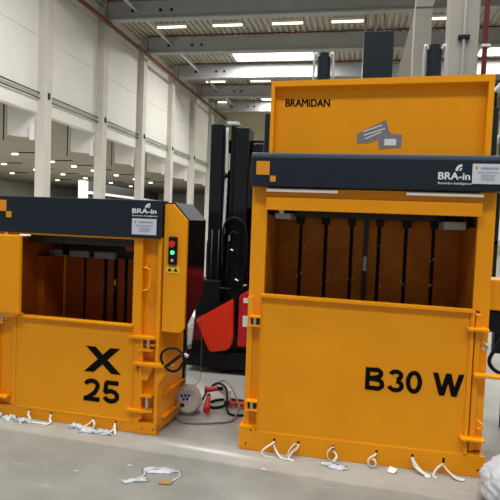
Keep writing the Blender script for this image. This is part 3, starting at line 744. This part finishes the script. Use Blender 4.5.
# ================================================================== CABLES AND DRUM BETWEEN THE MACHINES
base_o = (-1.385, 4.52, 0)
t = thing('vacuum_canister', 'pale round canister with blue label on the floor between the balers', 'canister', base_o, pivot=base_o)
mb = MB(); R = Matrix.Rotation(.5, 3, 'Y')
cx, cy = -1.385, 4.52
ax = Vector((.35, -.9, .1)).normalized(); c0 = Vector((cx, cy, .125)); mb.cyl(c0-ax*.10, c0+ax*.055, .122, seg=40); mb.cyl(c0+ax*.055, c0+ax*.085, .122, .095, seg=40)
part('body', mb, mat('canister_shell', (190, 188, 180), .4), t)
part('rim', MB().tube([(cx+.118*math.cos(a), cy-.03+.09*math.sin(a)*.3, .125+.125*math.sin(a)) for a in [i*2*PI/20 for i in range(21)]], .007, smooth=False), MGREY, t)
mb = MB()
rr = Vector((0, 0, 1)).cross(ax).normalized(); rr = rr if rr.x > 0 else -rr; uu = ax.cross(rr); uu = uu if uu.z > 0 else -uu; fc = c0+ax*.085
def face(mb_, a, b, c, d, th): mb_.prism([tuple(fc+rr*p+uu*q) for p, q in ((a, c), (b, c), (b, d), (a, d))], tuple(ax*th)); return mb_
part('label_plate', face(MB(), -.075, .02, .0, .065, .002), WHITEINK, t, 'white label ground')
mb = MB()
for a, c in ((-.072, .034), (-.040, .034), (-.010, .034), (-.056, .004), (-.024, .004)): face(mb, a, a+.026, c, c+.027, .0035)
part('label_plate', mb, BLUE, t, 'blue and white label')
part('patch', face(MB(), -.07, -.035, -.05, -.02, .003), BLACK, t)
part('foot', MB().box(cx-.05, cx+.05, cy-.05, cy+.06, 0, .02), BLACK, t)
def plug(x, y, z, dx, dy, label, z2=None, L=.11):
    t = thing('industrial_plug', label, 'plug', (x, y, 0), pivot=(x, y, 0))
    d = Vector((dx, dy, 0)).normalized(); e = Vector((x, y, z))+d*L; e.z = z2 if z2 is not None else z
    part('body', MB().cyl((x, y, z), e, .026, .021), REDB, t)
    part('collar', MB().cyl(Vector((x, y, z))-d*.03, Vector((x, y, z)), .031), RED2, t)
    part('gland', MB().cyl(e, e+d*.05, .02, .014), BLACK, t)
plug(-1.21, 4.52, .05, -.15, 1, 'red industrial plug leaning beside the pale canister', z2=.13, L=.10)
plug(-1.26, 4.72, .16, .8, .25, 'red plug held up at the top of the cable heap', z2=.17, L=.09)
plug(-.93, 4.77, .04, -1, -.03, 'red industrial plug lying at the left foot of the large baler', L=.13)
solo('cable_bracket', MB().prism([(-1.20, 4.80, .14), (-1.13, 4.79, .195), (-1.08, 4.78, .14), (-1.08, 4.78, .002), (-1.10, 4.79, .002), (-1.13, 4.79, .10)], (.02, .03, 0)), WHITEP, 'white plastic bracket propped up in the cable heap', 'bracket')
solo('power_cable', MB().tube([(-1.33, 4.80, .03), (-1.27, 4.78, .14), (-1.18, 4.76, .215), (-1.09, 4.72, .19), (-1.06, 4.66, .10), (-1.03, 4.58, .02), (-.93, 4.55, .014), (-.84, 4.62, .014), (-.80, 4.75, .014)], .010), BLACK, 'thick black cable arching up and over beside the white bracket', 'cable', smooth=True)
solo('power_cable', MB().tube([(-1.25, 4.82, .014), (-1.20, 4.9, .014), (-1.05, 4.95, .014), (-.9, 4.92, .014), (-.8, 4.9, .014)], .012), BLACK, 'black cable lying flat farthest back in the heap', 'cable', smooth=True)
solo('power_cable', MB().tube([(-1.27, 4.74, .014), (-1.2, 4.68, .014), (-1.13, 4.72, .014), (-1.08, 4.77, .03)], .013), BLACK, 'short black cable end running into the dark gland', 'cable', smooth=True)
solo('extension_cable', MB().tube([(-1.40, 4.36, .27), (-1.425, 4.33, .18), (-1.42, 4.30, .08), (-1.36, 4.27, .02), (-1.25, 4.27, .012), (-1.08, 4.33, .012), (-.96, 4.42, .012), (-.94, 4.6, .06), (-.98, 4.7, .10), (-1.06, 4.85, .15), (-1.17, 4.98, .18), (-1.26, 4.98, .12)], .008), CABG, 'long pale grey cable looping round the canister on the floor', 'cable', smooth=True)
solo('indicator_plug', MB().cyl((-1.40, 4.36, .278), (-1.39, 4.37, .305), .014), REDB, 'tiny red cap on the cable beside the small baler', 'cap')
t = None
# cable on the right edge
solo('coiled_cable', MB().tube([(1.24, 4.86, .80), (1.2, 4.84, .72), (1.15, 4.82, .62), (1.18, 4.8, .55), (1.28, 4.8, .50), (1.4, 4.8, .46), (1.5, 4.82, .50)], .016), BLACK, 'black coiled cable hanging at the right of the large baler', 'cable', smooth=True)
t = thing('cable_stand', 'black post holding cable at the right picture edge', 'stand', (1.45, 4.95, 0), pivot=(1.45, 4.95, 0))
part('pole', MB().box(1.20, 1.30, 4.9, 5.0, .66, 1.12, bev=.008), BLACK, t)
part('frame', MB().box(1.3, 1.5, 4.9, 5.0, 0, 1.12, bev=.008), BLACK, t)

# ================================================================== STRAPS, SCRAPS
def strap(pts, name, label, grp, w=.009, tail=None):
    mb = MB(); mb.tube(pts, w, flat=.22, seg=8)
    if tail: mb.tube(tail, w, flat=.22, seg=8)
    return solo(name, mb, STRAP, label, 'strap', grp, smooth=True)
GR = 'white straps hanging from the base of the large baler'
def yr(x, dy, z): return (x, YR-.004-dy, z)
strap([yr(-.52, 0, .09), yr(-.53, .03, .085), yr(-.585, .06, .05), yr(-.60, .075, .02), yr(-.57, .09, .006), yr(-.50, .10, .006)], 'packing_strap', 'white packing strap curling from the leftmost slot of the large baler', GR,
      tail=[yr(-.525, .01, .08), yr(-.50, .04, .04), yr(-.46, .07, .006), yr(-.42, .09, .006), yr(-.38, .08, .006)])
strap([yr(-.342, 0, .09), yr(-.35, .03, .07), yr(-.385, .05, .04), yr(-.40, .08, .006), yr(-.36, .10, .006)], 'packing_strap', 'white packing strap hanging from the second slot of the large baler', GR,
      tail=[yr(-.345, .01, .08), yr(-.365, .03, .1), yr(-.40, .05, .06), yr(-.41, .07, .02)])
strap([yr(-.088, 0, .09), yr(-.09, .03, .11), yr(-.125, .05, .08), yr(-.12, .07, .04), yr(-.07, .08, .02), yr(-.02, .09, .006)], 'packing_strap', 'white knotted strap with scraps at the third slot of the large baler', GR,
      tail=[yr(-.09, .01, .08), yr(-.06, .05, .05), yr(-.10, .08, .012), yr(-.16, .09, .006), yr(-.10, .11, .006), yr(-.03, .12, .006)])
strap([yr(.217, 0, .09), yr(.20, .03, .085), yr(.165, .04, .06), yr(.16, .05, .03), yr(.19, .06, .012), yr(.215, .05, .03), yr(.20, .04, .06), yr(.17, .03, .055)], 'packing_strap', 'white looped strap hanging from the fourth slot of the large baler', GR)
strap([yr(.464, 0, .09), yr(.47, .03, .075), yr(.51, .05, .03), yr(.55, .07, .008), yr(.58, .08, .006)], 'packing_strap', 'white strap slanting from the fifth slot of the large baler', GR, w=.012,
      tail=[yr(.464, .01, .095), yr(.478, .04, .05), yr(.53, .07, .02), yr(.565, .09, .006), yr(.54, .10, .006)])
strap([yr(.674, 0, .07), yr(.64, .03, .06), yr(.61, .05, .03), yr(.60, .07, .006), yr(.62, .09, .006)], 'packing_strap', 'white strap making a wide loop at the rightmost slot of the large baler', GR,
      tail=[yr(.676, .01, .06), yr(.71, .04, .03), yr(.76, .06, .008), yr(.80, .07, .006), yr(.77, .09, .006), yr(.72, .07, .02)])
GL = 'white straps hanging from the base of the small baler'
def yl_(u, dy, z): return tuple(LW(u, -.004-dy, z))
strap([yl_(-1.13, 0, .065), yl_(-1.12, .03, .05), yl_(-1.09, .05, .02), yl_(-1.06, .07, .006), yl_(-.98, .07, .006), yl_(-.93, .06, .006)], 'packing_strap', 'white strap trailing right from the leftmost visible slot of the small baler', GL, w=.010)
strap([yl_(-.93, 0, .06), yl_(-.92, .03, .03), yl_(-.90, .05, .015), yl_(-.92, .09, .006), yl_(-.93, .12, .006)], 'packing_strap', 'short white strap hanging from the second slot of the small baler', GL, w=.010)
strap([yl_(-.545, 0, .06), yl_(-.53, .03, .075), yl_(-.505, .05, .05), yl_(-.51, .06, .02), yl_(-.52, .08, .006)], 'packing_strap', 'white arched strap at the third slot of the small baler', GL, w=.010,
      tail=[yl_(-.545, .01, .06), yl_(-.58, .05, .03), yl_(-.63, .06, .01), yl_(-.66, .07, .006)])
strap([yl_(-.345, 0, .06), yl_(-.34, .03, .05), yl_(-.32, .06, .02), yl_(-.30, .09, .006)], 'packing_strap', 'white strap trailing from the rightmost slot of the small baler', GL, w=.010,
      tail=[yl_(-.345, .01, .05), yl_(-.36, .05, .01), yl_(-.42, .07, .006), yl_(-.50, .08, .006)])
def scrap(cx, cy, r, label, cat='scrap', name='plastic_scrap', grp='white scraps on the floor', seed=0, m=None, h=.02, stretch=1.0, rz=0):
    random.seed(seed); mb = MB()
    g = bmesh.ops.create_icosphere(mb.bm, subdivisions=3, radius=1)
    for v in mb.bm.verts:
        n = 1+.35*math.sin(5*v.co.x+seed)+.25*math.sin(7*v.co.y+seed*2)+.15*math.sin(11*v.co.z+3*v.co.x)
        x, y = v.co.x*n*r*stretch, v.co.y*n*r
        v.co = Vector((cx+x*math.cos(rz)-y*math.sin(rz), cy+x*math.sin(rz)+y*math.cos(rz), max(0.001, (v.co.z*.9+.2)*h*(1+.5*math.sin(9*v.co.x+seed)+.4*math.sin(8*v.co.y)))))
    return solo(name, mb, m or FILM, label, cat, grp, smooth=True)
w = lambda u, d: LW(u, d, 0)
for i, (u, d, r, lab, st_) in enumerate(((-1.39, -.05, .03, 'small white film scrap at the far left foot of the small baler', 1.4), (-1.27, -.07, .04, 'rounded white film clump left of the small baler\'s first strap', 1.6), (-1.13, -.09, .045, 'crumpled white film under the small baler\'s first strap', 1.7),
                              (-.68, -.05, .035, 'white film clump left of the small baler\'s third slot', 1.5), (-.55, -.09, .035, 'white film scrap lying before the third slot of the small baler', 1.8), (-.40, -.10, .03, 'white film scrap beneath the rightmost strap of the small baler', 2.2))):
    c = w(u, d); scrap(c.x, c.y, r, lab, seed=i, h=.022, stretch=st_)
scrap(-.05, YR-.12, .035, 'white paper scraps under the knotted third strap of the large baler', seed=11, stretch=1.8, h=.012)
solo('paper_scrap', MB().prism([(.29, YR-.10, .004), (.335, YR-.12, .004), (.36, YR-.08, .02), (.31, YR-.05, .022)], (0, 0, .006)), PAPER, 'small square cream paper scrap between the fourth and fifth straps', 'scrap', 'white scraps on the floor')
scrap(-1.24, 3.40, .035, 'thin crumpled clear film on the open floor, farther piece', seed=4, stretch=3.2, h=.012, rz=.2)
scrap(-1.31, 3.24, .03, 'thin crumpled clear film on the open floor, nearer left piece', seed=6, stretch=2.6, h=.01, rz=.5)
solo('film_ribbon', MB().tube([(-1.36, 3.22, .006), (-1.29, 3.27, .02), (-1.30, 3.36, .015), (-1.2, 3.42, .02), (-1.1, 3.42, .006), (-1.07, 3.36, .006), (-1.09, 3.28, .01)], .006, flat=.3), FILM, 'thin twisted ribbon of film curving over the open floor', 'film')
solo('paper_tag', MB().prism([(-1.165, 3.225, .003), (-1.085, 3.235, .003), (-1.08, 3.262, .006), (-1.16, 3.252, .006)], (0, 0, .006)), BROWN, 'small yellowish brown paper tag at the end of the film ribbon', 'tag')
for i, (x_, y_, w_) in enumerate(((-1.05, 2.55, 'lower left'), (-1.75, 3.25, 'left'), (-1.45, 3.42, 'left of the film ribbon'), (-.55, 3.62, 'in front of the large baler'))):
    scrap(x_, y_, .010, f'tiny white fleck on the open floor, {w_}', seed=20+i, h=.006, stretch=1.6)

# bag of white film, bottom right
mb = MB(); bmesh.ops.create_icosphere(mb.bm, subdivisions=5, radius=1)
from mathutils import noise as mn
for v in mb.bm.verts:
    c = v.co.copy(); k = 1+.16*mn.noise(c*2.2)+.14*abs(mn.noise(c*4.5+Vector((3, 1, 0))))+.06*abs(mn.noise(c*10))
    v.co = Vector((1.045+c.x*.19*k, 3.55+c.y*.22*k, max(0.0, .12+c.z*.17*k)))
o = solo('film_bag', mb, FILM, 'crumpled white translucent film bag at the bottom right corner', 'bag', smooth=True)
